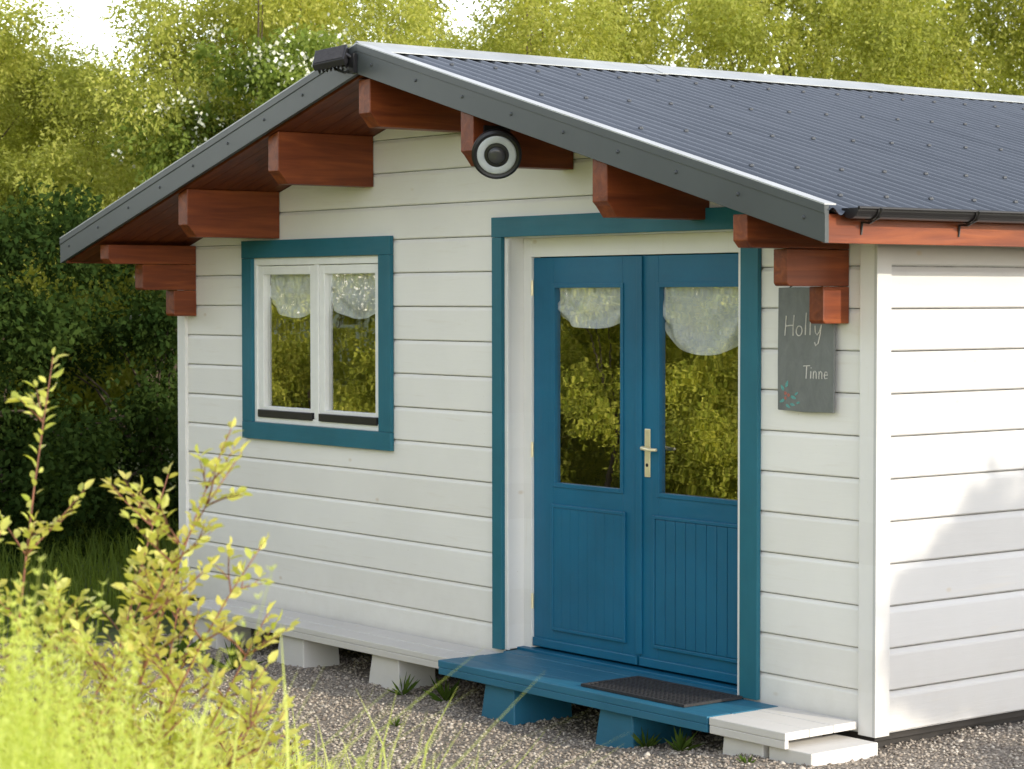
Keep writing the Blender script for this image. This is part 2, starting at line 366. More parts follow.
for x0,x1 in ((-5.925,-5.822),(-.265,-.178)):
    b=MB()
    for i,(ye,z0,z1) in enumerate(((-.15,1.785,1.947),(-.37,1.949,2.109),(-.610,2.111,None))):
        if z1: b.prism([(.012,z0),(ye+.012,z0),(ye,z0+.012),(ye,z1),(.012,z1)],'x',x0+.001*i,x1-.001*i)
        else:
            zt=min(under(x0),under(x1))+.002
            b.prism([(.012,z0),(ye+.03,z0),(ye,z0+.03),(ye,zt),(.012,zt)],'x',x0,x1)
    b.obj('corner_bracket',M['stain_y'],cab,.004)

# window --------------------------------------------------------------
win=child_empty('window',cab)
def part(b,name,mat,par,bev=0,**k):
    ob=b.obj(name,mat,None,bev,**k); ob.parent=par; return ob
def pbox(name,mat,par,bev,*a):
    b=MB(); b.box(*a); return part(b,name,mat,par,bev)
x0,x1,z0,z1=WO
pbox('trim',M['trim_z'],win,.002,x0-.105,x0+.006,-.012,.012,z0-.0,z1)
pbox('trim',M['trim_z'],win,.002,x1-.006,x1+.113,-.012,.012,z0-.0,z1)
pbox('trim',M['trim_x'],win,.002,x0-.105,x1+.113,-.014,.012,z1+.001,z1+.106)
pbox('trim',M['trim_x'],win,.002,x0-.105,x1+.113,-.014,.012,z0-.104,z0-.001)
b=MB(); fy0,fy1=.012,.10; fw=.032
b.box(x0,x0+fw,fy0,fy1,z0,z1); b.box(x1-fw,x1,fy0,fy1,z0,z1); b.box(x0+fw,x1-fw,fy0,fy1,z1-.045,z1); b.box(x0+fw,x1-fw,fy0,fy1,z0,z0+.04)
xm=(x0+x1)/2; b.box(xm-.022,xm+.022,fy0+.004,fy1,z0+.04,z1-.045)
part(b,'frame',M['white_frame'],win,.003)
def curtain(xa,xb,zt,side,mid,y,seed,par,po=.55):
    rng=random.Random(seed); nx,nz=90,26; V=[];F=[]
    ph=[rng.uniform(0,6.28) for _ in range(5)]
    for i in range(nx+1):
        u=i/nx; 
        drop=side+(mid-side)*max(0,math.sin(math.pi*u))**po+.002*math.sin(u*13+ph[1])
        for j in range(nz+1):
            v=j/nz
            fold=.022*math.sin(v*11-5.0*math.sin(math.pi*u)+ph[0])*v*(1-.25*v)+.013*math.sin(u*46+ph[2]+2*math.sin(u*9))*(1-v)**1.2+.009*math.sin(u*20+v*6+ph[3])
            V.append((xa+(xb-xa)*u,y+.036+fold,zt-drop*v))
    for i in range(nx):
        for j in range(nz):
            a=i*(nz+1)+j; F.append((a,a+nz+1,a+nz+2,a+1))
    me=bpy.data.meshes.new('curtain'); me.from_pydata(V,[],F)
    ob=finish('curtain',me,M['curtain'],None,0,True); ob.parent=par; return ob
def pane(xa,xb,y,za,zb,par):
    me=bpy.data.meshes.new('glass'); me.from_pydata([(xa,y,za),(xb,y,za),(xb,y,zb),(xa,y,zb)],[],[(0,1,2,3)])
    ob=finish('glass',me,M['glass']); ob.parent=par; return ob
for sx0,sx1 in ((x0+fw+.002,xm-.024),(xm+.024,x1-fw-.002)):
    sash=child_empty('sash',win); fr=.053; a,c=z0+.043,z1-.048
    b=MB(); y0_,y1_=.024,.075
    b.box(sx0,sx0+fr,y0_,y1_,a,c); b.box(sx1-fr,sx1,y0_,y1_,a,c); b.box(sx0+fr,sx1-fr,y0_,y1_,c-fr,c); b.box(sx0+fr,sx1-fr,y0_,y1_,a,a+fr*1.0)
    part(b,'frame',M['white_frame'],sash,.004)
    pbox('drip_bar',M['gutter'],sash,.003,sx0+.02,sx1-.01,.000,.024,a-.012,a+.034)
    pane(sx0+fr-.01,sx1-fr+.01,.054,a+fr*1.0-.01,c-fr+.01,sash)
    curtain(sx0+fr*.5,sx1-fr*.5,c-fr+.01,.17,.27,.055,int(sx0*100),sash)
pbox('sill',M['dark'],win,0,x0,x1,.102,.22,z0-.03,z0)

# door ----------------------------------------------------------------
door=child_empty('double_door',cab)
dx0,dx1,dz1=DO[0],DO[1],DO[3]
pbox('trim',M['trim_z'],door,.002,dx0-.082,dx0+.0,-.012,.012,.045,dz1)
pbox('trim',M['trim_z'],door,.002,dx1,dx1+.115,-.012,.012,.045,dz1)
pbox('trim',M['trim_x'],door,.002,dx0-.082,dx1+.115,-.015,.012,dz1+.001,dz1+.105)
b=MB(); b.box(dx0-.02,dx0+.003,.0125,.2,.045,dz1); b.box(dx1-.003,dx1+.02,.0125,.2,.045,dz1); b.box(dx0-.02,dx1+.02,.0125,.2,dz1-.003,dz1+.02)
b.box(dx0+.003,dx0+.068,.135,.2,.045,dz1-.003); b.box(dx1-.028,dx1-.003,.135,.2,.045,dz1-.003); b.box(dx0+.068,dx1-.028,.135,.2,2.112,dz1-.003)
b.box(dx0+.003,dx0+.022,.012,.03,.045,dz1-.003); b.box(dx1-.022,dx1-.003,-.004,.03,.045,dz1-.003)
part(b,'frame',M['white_z'],door,.003)
pbox('threshold',M['teal_x'],door,.003,dx0,dx1,.09,.2,.0,.054)
DZ0,DZ1=.062,2.108
def leaf(xa,xb,gx0,gx1,gz0,gz1,px0,px1,gg):
    lf=child_empty('door_leaf',door); ya,yb=.150,.195
    pbox('stile',M['teal_z'],lf,.003,xa,gx0,ya,yb,DZ0,DZ1); pbox('stile',M['teal_z'],lf,.003,gx1,xb,ya,yb,DZ0,DZ1)
    pbox('rail',M['teal_x'],lf,.003,gx0,gx1,ya+.0005,yb,gz1,DZ1); pbox('rail',M['teal_x'],lf,.003,gx0,gx1,ya+.0005,yb,.80,gz0); pbox('rail',M['teal_x'],lf,.003,gx0,gx1,ya+.0005,yb,DZ0,.19)
    b=MB(); t=.012
    b.box(gx0-.010,gx0+t,ya-.006,ya+.02,gz0-.010,gz1+.010); b.box(gx1-t,gx1+.010,ya-.006,ya+.02,gz0-.010,gz1+.010)
    b.box(gx0+t,gx1-t,ya-.006,ya+.02,gz1-t,gz1+.010); b.box(gx0+t,gx1-t,ya-.006,ya+.02,gz0-.010,gz0+t)
    part(b,'glazing_bead',M['teal_z'],lf,.002)
    pane(gx0+.002,gx1-.002,ya+.015,gz0+.002,gz1-.002,lf)
    b=MB(); n=int(round((px1-px0)/.072)); w=(px1-px0)/n
    for i in range(n): b.box(px0+i*w+gg,px0+(i+1)*w-gg,ya-.010,ya+.01,.185,.805)
    b.box(px0,px1,ya-.004-(.004 if gg<.001 else 0),ya+.012,.18,.81)
    part(b,'lower_panel',M['teal_z'],lf,.003 if gg>.001 else .0012)
    b=MB(); t=.02
    b.box(px0-t,px0-.001,ya-.014,ya+.002,.165,.825); b.box(px1+.001,px1+t,ya-.014,ya+.002,.165,.825)
    b.box(px0-.001,px1+.001,ya-.014,ya+.002,.807,.825); b.box(px0-.001,px1+.001,ya-.014,ya+.002,.165,.183)
    part(b,'panel_moulding',M['teal_z'],lf,.003)
    pbox('weather_bar',M['teal_x'],lf,.005,xa+.01,xb-.01,ya-.018,ya-.0005,DZ0+.004,DZ0+.05)
    return lf
lf1=leaf(-2.570,-1.722,-2.403,-1.858,.925,1.962,-2.395,-1.845,.0006)
lf2=leaf(-1.718,-.872,-1.587,-1.005,.925,1.962,-1.600,-1.010,.002)
curtain(-2.41,-1.85,1.965,.15,.225,.155,5,lf1)
curtain(-1.595,-1.00,1.965,.20,.345,.155,6,lf2,.45)
pbox('cover_strip',M['teal_z'],door,.003,-1.742,-1.700,.138,.1495,DZ0+.06,DZ1-.004)
hd=child_empty('handle',door)
pbox('back_plate',M['brass'],hd,.003,-1.682,-1.642,.1425,.1495,1.01,1.25)
b=MB(); hx=-1.662
b.tube([(hx,.145,1.155),(hx,.105,1.155),(hx+.01,.101,1.157),(hx+.06,.10,1.150),(hx+.11,.104,1.152)],[.010,.010,.010,.009,.008],12)
part(b,'lever',M['brass'],hd,smooth=True)
b=MB(); b.tube([(hx,.1435,1.07),(hx,.140,1.07)],.009,12); part(b,'keyhole',M['black'],hd)
for z in (.3,1.1,1.95): 
    b=MB(); b.tube([(-2.573,.142,z-.04),(-2.573,.142,z+.04)],.008,8); part(b,'hinge',M['brass'],lf1)

# ------------------------------------------------------------------ step, plinth
def gz(x,y=0):
    t=min(1,max(0,(x+1.6)/1.6)); t=t*t*(3-2*t); return -.21+.12*t
def block(name,mat,par,xc,ya,yb,zt,w=.22,dw=.03):
    g=gz(xc)-.03; b=MB()
    v=[(xc-w/2-dw,ya-dw*.6,g),(xc+w/2+dw,ya-dw*.6,g),(xc+w/2+dw,yb,g),(xc-w/2-dw,yb,g),(xc-w/2,ya,zt),(xc+w/2,ya,zt),(xc+w/2,yb,zt),(xc-w/2,yb,zt)]
    b.add(v,[(3,2,1,0),(4,5,6,7),(0,1,5,4),(1,2,6,5),(2,3,7,6),(3,0,4,7)]); ob=b.obj(name,mat,par,.006); return ob
def planks(name,mat,par,x0,x1,y0,y1,zt,th,n,seed):
    rng=random.Random(seed); b=MB(); w=(y1-y0)/n
    for i in range(n): b.box(x0+rng.uniform(0,.006),x1-rng.uniform(0,.006),y0+i*w+.002,y0+(i+1)*w-.002,zt-th,zt+rng.uniform(-.002,.001))
    return b.obj(name,mat,par,.004)
st=thing('porch_step','blue painted timber step in front of the double door','step',(-1.6,-.25,-.2))
planks('tread',M['deck_b'],st,-2.60,-.575,-.460,-.013,.042,.036,3,1)
b=MB(); b.box(-2.595,-.58,-.458,-.435,-.030,.0055); b.obj('front_rail',M['deck_b'],st,.003)
planks('sill_board',M['deck_b'],st,-2.63,-.85,-.0125,.088,.041,.036,1,1)
block('support_block',M['deck_b'],st,-2.13,-.42,-.06,.004); block('support_block',M['deck_b'],st,-1.24,-.42,-.06,.004)
pl=thing('plinth_bench','weathered white timber ledge on blocks along the cabin wall','ledge',(-4,-.2,-.2))
planks('tread',M['white_deck'],pl,-5.45,-2.605,-.33,-.013,.030,.034,2,2)
b=MB(); b.box(-5.44,-2.61,-.328,-.305,-.040,-.0045); b.obj('front_rail',M['white_deck'],pl,.003)
for x in (-5.20,-4.24,-3.30): block('support_block',M['white_deck'],pl,x,-.295,-.06,-.006,.24)
wp=thing('corner_step','short worn white timber step beside the cabin corner','step',(-.3,-.25,-.1))
planks('tread',M['white_deck'],wp,-.570,-.09,-.460,-.013,.042,.036,3,3)
b=MB(); b.box(-.565,-.095,-.458,-.435,-.030,.0055); b.obj('front_rail',M['white_deck'],wp,.003)
block('support_block',M['white_deck'],wp,-.38,-.43,-.06,.004,.24,.01)
b=MB(); b.box(-.215,.040,-.435,-.025,-.15,-.0305); b.obj('foundation_block',M['white_deck'],wp,.004)

b=MB(); mx0,mx1,my0,my1=-1.53,-.80,-.395,-.03; z=.0445
b.box(mx0,mx1,my0,my0+.02,z,z+.012); b.box(mx0,mx1,my1-.02,my1,z,z+.012); b.box(mx0,mx0+.02,my0+.02,my1-.02,z,z+.012); b.box(mx1-.02,mx1,my0+.02,my1-.02,z,z+.012)
n=24
for i in range(1,n): x=mx0+.02+(mx1-mx0-.04)*i/n; b.box(x-.005,x+.005,my0+.02,my1-.02,z+.001,z+.009)
n=12
for i in range(1,n): y=my0+.02+(my1-my0-.04)*i/n; b.box(mx0+.02,mx1-.02,y-.005,y+.005,z+.0015,z+.0105)
b.box(mx0+.02,mx1-.02,my0+.02,my1-.02,z,z+.003)
ob=b.obj('doormat',M['rubber']); ob['label']='dark rubber grid doormat lying on the blue step'; ob['category']='doormat'

# ------------------------------------------------------------------ slate sign
sg=thing('slate_sign','grey slate name sign with chalk lettering hung beside the door','sign',(-.42,0,1.66))
sx,sz,sw,sh=-.585,1.388,.345,.556
b=MB(); yf=-.022
pts=[(sx,sz+.004),(sx+sw*.5,sz-.002),(sx+sw,sz+.002),(sx+sw+.003,sz+sh*.5),(sx+sw-.001,sz+sh-.003),(sx+sw*.4,sz+sh+.002),(sx+.002,sz+sh),(sx-.002,sz+sh*.4)]
b.prism(pts,'y',yf,yf+.012); b.obj('slate',M['slate'],sg,.002)
b=MB(); cx=sx+sw/2
b.tube([(sx+.05,yf+.004,sz+sh-.01),(cx,yf+.014,sz+sh+.06),(sx+sw-.05,yf+.004,sz+sh-.01)],.003,6); b.obj('cord',M['black'],sg)
def strokes(name,lines,u0,v0,su,sv,r,mat,sk=.0):
    b=MB()
    for ln in lines:
        b.tube([(sx+u0+(u+sk*v)*su,yf-.0008,sz+v0+v*sv) for u,v in ln],r,5)
    b.obj(name,mat,sg)
def circ(cu,cv,ru,rv,a0=0,a1=360,n=14): return [(cu+ru*math.cos(math.radians(a0+(a1-a0)*i/n)),cv+rv*math.sin(math.radians(a0+(a1-a0)*i/n))) for i in range(n+1)]
holly=[[(0,0),(.02,.5),(.03,1.05)],[(.56,.0),(.54,.5),(.57,1.1)],[(.02,.5),(.3,.54),(.55,.55)],
 circ(.96,.26,.20,.26,90,450),
 [(1.40,1.22),(1.38,.6),(1.39,.05)],
 [(1.72,1.25),(1.70,.6),(1.71,.05)],
 [(2.02,.55),(2.06,.2),(2.18,.06),(2.34,.25),(2.42,.55)],[(2.44,.6),(2.38,.1),(2.28,-.38),(2.12,-.50),(2.04,-.32)]]
strokes('lettering',holly,.045,.340,.092,.085,.0028,M['chalk'],.06)
tinne=[[(-.1,1),(.6,1.05)],[(.25,1),(.24,.0)],[(.72,.6),(.72,0)],[(.72,.85),(.73,.9)],
 [(1.0,0),(1.0,.6)],[(1.0,.42),(1.15,.62),(1.3,.5),(1.32,0)],[(1.6,0),(1.6,.6)],[(1.6,.42),(1.75,.62),(1.9,.5),(1.92,0)],
 [(2.15,.3),(2.5,.34),(2.4,.58),(2.25,.58),(2.14,.3),(2.25,.03),(2.5,.08)]]
strokes('lettering',tinne,.165,.150,.058,.055,.0024,M['chalk'],.05)
def blob(name,items,mat):
    for cu,cv,l,w,a in items:
        b=MB(); ca,sa=math.cos(a),math.sin(a); P=[]
        for i in range(10):
            t=2*math.pi*i/10; pu,pv=l*math.cos(t),w*math.sin(t)*(1-.35*math.cos(t)); P.append((sx+cu+pu*ca-pv*sa,sz+cv+pu*sa+pv*ca))
        b.prism(P,'y',yf-.0016,yf+.001); b.obj(name,mat,sg)
blob('painted_leaf',[(.030,.105,.015,.007,2.2),(.058,.122,.016,.007,1.2),(.028,.045,.016,.007,3.5),(.10,.062,.017,.007,-.3),(.066,.022,.015,.006,-.5),(.095,.030,.014,.006,-.2),(.13,.040,.011,.005,.2),(.118,.080,.011,.005,.6)],M['chalk_teal'])
blob('painted_berry',[(.050,.080,.008,.008,0),(.070,.072,.008,.008,0),(.050,.058,.007,.007,0)],M['chalk_red'])

# ------------------------------------------------------------------ ring lamp
def disc_obj(name,mat,par,profile,Mx,k=40,smooth=True):
    V=[];F=[]
    for r,h in profile:
        for j in range(k):
            t=2*math.pi*j/k; V.append(tuple(Mx@Vector((r*math.cos(t),r*math.sin(t),h))))
    n=len(profile)
    for i in range(n-1):
        for j in range(k): F.append((i*k+j,i*k+(j+1)%k,(i+1)*k+(j+1)%k,(i+1)*k+j))
    F.append(tuple(range(k-1,-1,-1))); F.append(tuple((n-1)*k+j for j in range(k)))
    me=bpy.data.meshes.new(name); me.from_pydata(V,[],F); ob=finish(name,me,mat,par,0,False)
    if smooth: 
        me.polygons.foreach_set('use_smooth',[True]*len(me.polygons)); 
        md=ob.modifiers.new('es','EDGE_SPLIT'); md.split_angle=.6
    return ob
lp=Vector((-1.975,-.555,2.595)); dirn=Vector((.72,-.58,-.34)).normalized()
Mx=Matrix.Translation(lp)@dirn.to_track_quat('Z','Y').to_matrix().to_4x4()
rl=thing('ring_lamp','round black outdoor lamp with pale ring, fixed to roof beam','lamp',lp)
disc_obj('housing',M['black'],rl,[(.05,-.085),(.090,-.075),(.116,-.045),(.122,-.01),(.122,.014),(.110,.022),(.098,.016)],Mx)
V=[];F=[];k=48
prof=[(.096,.015),(.094,.019),(.088,.021),(.066,.020),(.061,.018),(.059,.014)]
for r,h in prof:
    for j in range(k): t=2*math.pi*j/k; V.append(tuple(Mx@Vector((r*math.cos(t),r*math.sin(t),h))))
for i in range(len(prof)-1):
    for j in range(k): F.append((i*k+j,i*k+(j+1)%k,(i+1)*k+(j+1)%k,(i+1)*k+j))
me=bpy.data.meshes.new('ring_diffuser'); me.from_pydata(V,[],F); finish('ring_diffuser',me,M['diffuser'],rl,0,True)
disc_obj('centre_plate',M['black'],rl,[(.060,.016),(.057,.021),(.046,.023),(.043,.020)],Mx)
disc_obj('lens',M['lens_grey'],rl,[(.042,.0205),(.038,.027),(.026,.033),(.010,.036)],Mx)
b=MB(); b.tube([lp-dirn*.06,lp-dirn*.10+Vector((0,0,.03)),Vector((-2.07,-.47,2.68))],.016,8); b.box(-2.076,-2.065,-.56,-.40,2.60,2.74); b.obj('bracket',M['black'],rl)

# floodlight at apex
fp=Vector((-3.115,-.755,3.135))
fl=thing('flood_lamp','small black floodlight on a bracket at the gable peak','lamp',fp)
Mx=Matrix.Translation(fp)@Matrix.Rotation(math.radians(38),4,'Z')@Matrix.Rotation(math.radians(-10),4,'Y')@Matrix.Rotation(math.radians(-48),4,'X')
b=MB(); b.prism([(-.030,-.065),(-.030,.065),(.008,.068),(.022,.04),(.022,-.04),(.008,-.068)],'x',-.088,.088)
b.v=[tuple(Mx@Vector(p)) for p in b.v]; b.obj('housing',M['black'],fl,.005)
b=MB()
for i in range(8):
    x=-.077+.021*i; b.box(x,x+.006,.012,.045,-.045,.045)
b.v=[tuple(Mx@Vector(p)) for p in b.v]; b.obj('cooling_fins',M['black'],fl)
b=MB(); b.box(-.078,.078,-.0335,-.0305,-.055,.055); b.v=[tuple(Mx@Vector(p)) for p in b.v]; b.obj('lens',M['rubber'],fl)
b=MB(); b.tube([fp+Vector((.0,.02,-.01)),fp+Vector((.05,.03,.035)),fp+Vector((.085,.06,.01)),fp+Vector((.088,.082,-.01))],.010,8)
b.tube([fp+Vector((.0,.03,-.05)),fp+Vector((.05,.05,-.07)),fp+Vector((.082,.083,-.05))],.008,8)
b.tube([fp+Vector((-.10,.0,.0)),fp+Vector((-.09,.04,-.02)),fp+Vector((.02,.075,-.03)),fp+Vector((.08,.083,-.03))],.007,8)
b.box(-3.06,-3.0,-.695,-.673,3.06,3.16); b.obj('bracket',M['black'],fl)

# ------------------------------------------------------------------ ground
me=bpy.data.meshes.new('ground'); me.from_pydata([(-400,-400,GND),(400,-400,GND),(400,400,GND),(-400,400,GND)],[],[(0,1,2,3)])
g=finish('ground',me,M['ground']); g['kind']='structure'
rng=np.random.default_rng(3)
def edgef(x,y):
    n=.18*math.sin(x*2.1+1)+.12*math.sin(x*5.3+y*3)+.10*math.sin(y*4.1+x)
    a=min(y+2.25+.08*(x)+n, x+5.9+n) if y<1.0 else -9
    b_=min(x+.6,3.2-x+n,y+2.6)
    return max(a if x<1 else -9, b_)
gx=np.arange(-6.6,4.2,.07); gy=np.arange(-3.4,8.5,.07); V=[];F=[];idx={}
def gheight(x,y):
    e=edgef(x,y); base=gz(x)+.012*math.sin(x*3.1+y*2.3)*math.sin(y*1.7+.4)+.004*math.sin(x*17+y*13)
    t=max(0,min(1,e/.35)); t=t*t*(3-2*t); return (GND-.01)*(1-t)+base*t
for i,x in enumerate(gx):
    for j,y in enumerate(gy):
        if edgef(x,y)>-.15: idx[(i,j)]=len(V); V.append((x,y,gheight(x,y)))
for (i,j),a in idx.items():
    q=[idx.get(p) for p in ((i,j),(i+1,j),(i+1,j+1),(i,j+1))]
    if None not in q: F.append(tuple(q))
me=bpy.data.meshes.new('gravel_path'); me.from_pydata(V,[],F); g=finish('gravel_path',me,M['gravel'],None,0,True); g['kind']='structure'
P=[]
while len(P)<42000:
    x=rng.uniform(-6.2,3.2); y=rng.uniform(-3.0,3.5)
    if y>.5 and x<-.25: continue
    if edgef(x,y)<rng.uniform(-.05,.25): continue
    P.append((x,y,gheight(x,y)))
P=np.array(P); n=len(P); base=np.array([(1,0,0),(-1,0,0),(0,1,0),(0,-1,0),(0,0,1),(0,0,-1)],float)
s=rng.uniform(.0045,.0115,n)*np.where(rng.random(n)<.05,1.6,1)
vv=base[None]*s[:,None,None]*(1+rng.uniform(-.3,.35,(n,6,3)))*np.array([1.1,1.0,.7])+rng.uniform(-.2,.2,(n,6,3))*s[:,None,None]
ang=rng.uniform(0,6.28,n); ca,sa=np.cos(ang)[:,None],np.sin(ang)[:,None]
X=vv[:,:,0]*ca-vv[:,:,1]*sa; Y=vv[:,:,0]*sa+vv[:,:,1]*ca; vv=np.stack([X,Y,vv[:,:,2]],-1)+P[:,None,:]+np.array([0,0,.003])
fc=np.array([(0,2,4),(2,1,4),(1,3,4),(3,0,4),(2,0,5),(1,2,5),(3,1,5),(0,3,5)])
faces=(fc[None]+(np.arange(n)*6)[:,None,None]).reshape(-1,3)
g=finish('gravel_stones',npmesh('gravel_stones',vv.reshape(-1,3),faces),M['stone']); g['kind']='stuff'; g['label']='loose grey and brown gravel around the cabin'; g['category']='gravel'

# ------------------------------------------------------------------ foliage tools
def unit(v): return v/np.maximum(1e-9,np.linalg.norm(v,axis=-1,keepdims=True))
def leaves(centers,dirs,size,wid,rng,fold=.25):
    n=len(centers); d=unit(dirs); r=unit(rng.normal(size=(n,3))); s=unit(np.cross(d,r)); up=np.cross(s,d)
    l=size[:,None]; w=(size*wid)[:,None]
    a=centers-d*l*.5; c=centers+d*l*.5; b=centers+s*w*.5+up*w*fold*.4; e=centers-s*w*.5+up*w*fold*.4
    V=np.stack([a,b,c,e],1).reshape(-1,3); F=(np.arange(n)*4)[:,None]+np.array([0,1,2,3])[None]
    return V,F
def crown(seed,h0,h1,rad,ncl,nl,ls,wid,cr=(.45,.9),droop=.0,full=False):
    rng=np.random.default_rng(seed); cs=[];rs=[]
    H=h1-h0
    for i in range(ncl):
        t=rng.random()**(.85 if not full else 1.0); z=h0+H*t
        prof=(math.sin(math.pi*min(1,max(0,.12+.83*t)))**.6) if not full else (1-.55*t**2.2)
        a=rng.uniform(0,6.283); rr=rad*prof*(rng.random()**.45)*.92
        cs.append((rr*math.cos(a),rr*math.sin(a),z)); rs.append(rng.uniform(*cr)*(1-.35*t))
    cs=np.array(cs);rs=np.array(rs)
    w=rs**2; w/=w.sum(); k=rng.choice(ncl,nl,p=w)
    sub=80; sd=unit(rng.normal(size=(ncl,sub,3))); sr=rng.uniform(.35,1.08,(ncl,sub))
    j=rng.integers(0,sub,nl)
    dd=sd[k,j]; pos=cs[k]+dd*(rs[k]*sr[k,j])[:,None]*np.array([1,1,.8])
    pos+=rng.normal(size=(nl,3))*(rs[k]*.12)[:,None]
    pos[:,2]-=droop*rng.random(nl)**2*rs[k]
    pos[:,2]=np.maximum(pos[:,2],.02)
    dirs=dd*.6+rng.normal(size=(nl,3))*.7+np.array([0,0,-.25-droop])
    size=rng.uniform(.7,1.3,nl)*ls
    V,F=leaves(pos,dirs,size,wid,rng); return V,F,cs,rs
def branches(cs,rs,seed,th,r0,k=14):
    rng=random.Random(seed); b=MB(); top=Vector((rng.uniform(-.2,.2),rng.uniform(-.2,.2),th))
    trunk=[Vector((0,0,0)),Vector((rng.uniform(-.05,.05),rng.uniform(-.05,.05),th*.35)),Vector((top.x*.5,top.y*.5,th*.7)),top]
    b.tube(trunk,[r0*1.25,r0,r0*.75,r0*.5],9)
    for i in rng.sample(range(len(cs)),min(k,len(cs))):
        c=Vector(cs[i]); t=rng.uniform(.25,.95); s=trunk[0].lerp(top,t)
        m=s.lerp(c,.5)+Vector((0,0,.12*(c-s).length)); m2=s.lerp(c,.25)+Vector((0,0,.05))
        b.tube([s,m2,m,c],[r0*.40,r0*.28,r0*.16,r0*.05],6)
    return b
def make_tree(name,seed,mat,label,cat,loc,h0,h1,rad,ncl,nl,ls,wid,th,r0,group=None,blossom=0,kb=12,**kw):
    V,F,cs,rs=crown(seed,h0,h1,rad,ncl,nl,ls,wid,**kw)
    e=thing(name,label,cat,(0,0,0),group)
    b=branches(cs,rs,seed,th,r0,kb); tr=b.obj('trunk',M['bark'],None,0,True); tr.parent=e
    cw=finish('crown',npmesh('crown',V,F),mat); cw.parent=e
    if blossom:
        r2=np.random.default_rng(seed+9); 
        nb=blossom//7; k=r2.choice(len(cs),nb); d=unit(r2.normal(size=(nb,3))+np.array([0,0,.3])); p=cs[k]+d*rs[k][:,None]*1.0
        p=np.repeat(p,7,0)+r2.normal(size=(nb*7,3))*.05; Vb,Fb=leaves(p,r2.normal(size=(nb*7,3)),r2.uniform(.025,.05,nb*7),.9,r2)
        bo=finish('blossom',npmesh('blossom',Vb,Fb),M['blossom']); bo.parent=e; bo['kind']='stuff'
    e.location=loc; return e
def copy_tree(e,loc,rz,sc,label=None):
    n=e.copy(); COL.objects.link(n); n.location=loc; n.rotation_euler=(0,0,rz); n.scale=sc
    if label: n['label']=label
    for ch in list(e.children):
        c=ch.copy(); COL.objects.link(c); c.parent=n
    return n
GW='willow trees growing behind the cabin'
t1=make_tree('willow_tree',11,M['leaf_bright'],'tall sunlit yellow-green willow behind the cabin','tree',(-12.5,4.6,GND),.9,6.1,2.3,70,120000,.054,.42,3.6,.08,GW,droop=.2,cr=(.45,.85))
t2=make_tree('willow_tree',12,M['leaf_bright'],'tall sunlit yellow-green willow behind the cabin','tree',(-13.0,8.4,GND),.8,6.6,2.4,74,120000,.054,.42,3.8,.08,GW,droop=.2,cr=(.45,.85))
def rel(px,D,z=GND):
    q=(px-512)/2276.7; F_=(-.787,.617); R_=(.617,.787)
    return (6.782+D*(F_[0]+q*R_[0]),-7.33+D*(F_[1]+q*R_[1]),z)
copy_tree(t1,(-14.0,1.6,GND),2.1,(1.0,1.0,.86)); copy_tree(t2,(-13.4,5.9,GND),4.0,(.9,.9,.86))
copy_tree(t2,rel(40,26),.9,(1.0,1.0,.74)); copy_tree(t1,rel(-60,25),1.9,(1.1,1.1,.85)); copy_tree(t1,rel(95,28),4.4,(1.0,1.0,.78)); copy_tree(t2,rel(440,28),3.1,(1.0,1.0,.84))
copy_tree(t1,(-12.2,11.2,GND),3.3,(1.1,1.1,1.08)); copy_tree(t2,(-10.6,13.9,GND),1.2,(1.1,1.1,1.05)); copy_tree(t1,(-8.4,16.2,GND),5.3,(1.1,1.1,1.1)); copy_tree(t2,(-6.0,18.4,GND),2.3,(1.1,1.1,1.05))
copy_tree(t2,(-13.0,13.2,GND),5.2,(1.1,1.1,1.12)); copy_tree(t1,(-11.0,16.0,GND),2.5,(1.1,1.1,1.12))
haw=make_tree('hawthorn_tree',21,M['leaf_mid'],'hawthorn tree flecked with cream blossom beside dark hedge','tree',(-11.2,3.9,GND),1.4,4.4,1.5,34,42000,.055,.6,2.6,.08,None,blossom=3200,cr=(.35,.7))
GD='dark shrubs along the garden edge'
s1=make_tree('dark_shrub',31,M['leaf_dark'],'dense shrub with shade put into its dark green leaf colour','shrub',(-10.6,.9,GND),.1,2.8,1.5,36,30000,.065,.55,1.6,.07,GD,full=True,cr=(.4,.7))
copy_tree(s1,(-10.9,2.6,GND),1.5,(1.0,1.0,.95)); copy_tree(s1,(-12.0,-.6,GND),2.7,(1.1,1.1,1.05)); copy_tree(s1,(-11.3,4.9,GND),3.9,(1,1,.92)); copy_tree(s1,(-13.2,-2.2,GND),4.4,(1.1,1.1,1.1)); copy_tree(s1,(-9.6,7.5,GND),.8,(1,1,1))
GH='sunlit shrubs across the yard'
h1=make_tree('garden_shrub',41,M['leaf_hedge'],'full leafy shrub across the gravel yard, catching the sun','shrub',(-6.6,-5.9,GND),.02,3.1,1.3,64,70000,.044,.5,1.2,.03,GH,full=True,kb=4,cr=(.25,.5))
for i,(x,y,r,s) in enumerate([(-4.6,-6.3,3.0,1.0),(-8.6,-5.5,1.1,1.0),(-10.7,-5.7,2.4,1.04),(-12.8,-5.4,3.6,1.0),(-15,-6.1,4.9,1.08),(-17.2,-6.0,.4,1.05),(-19.5,-6.2,2.2,1.1),(-7.6,-7.6,5.0,1.5),(-5.2,-8.0,.6,1.5),(-10.6,-8.2,.9,1.5),(-13.9,-8.2,2.0,1.4),(-3.2,-9.0,2.9,1.5),(-8.8,-10.4,3.9,1.7),(-12.5,-10.6,1.9,1.7)]): copy_tree(h1,(x,y,GND),r,(s,s,s))
make_tree('garden_tree',51,M['leaf_mid'],'leafy garden tree standing off the cabin side','tree',(9.2,3.05,GND),.5,4.7,1.8,60,60000,.11,.6,2.4,.09,None,cr=(.4,.7))
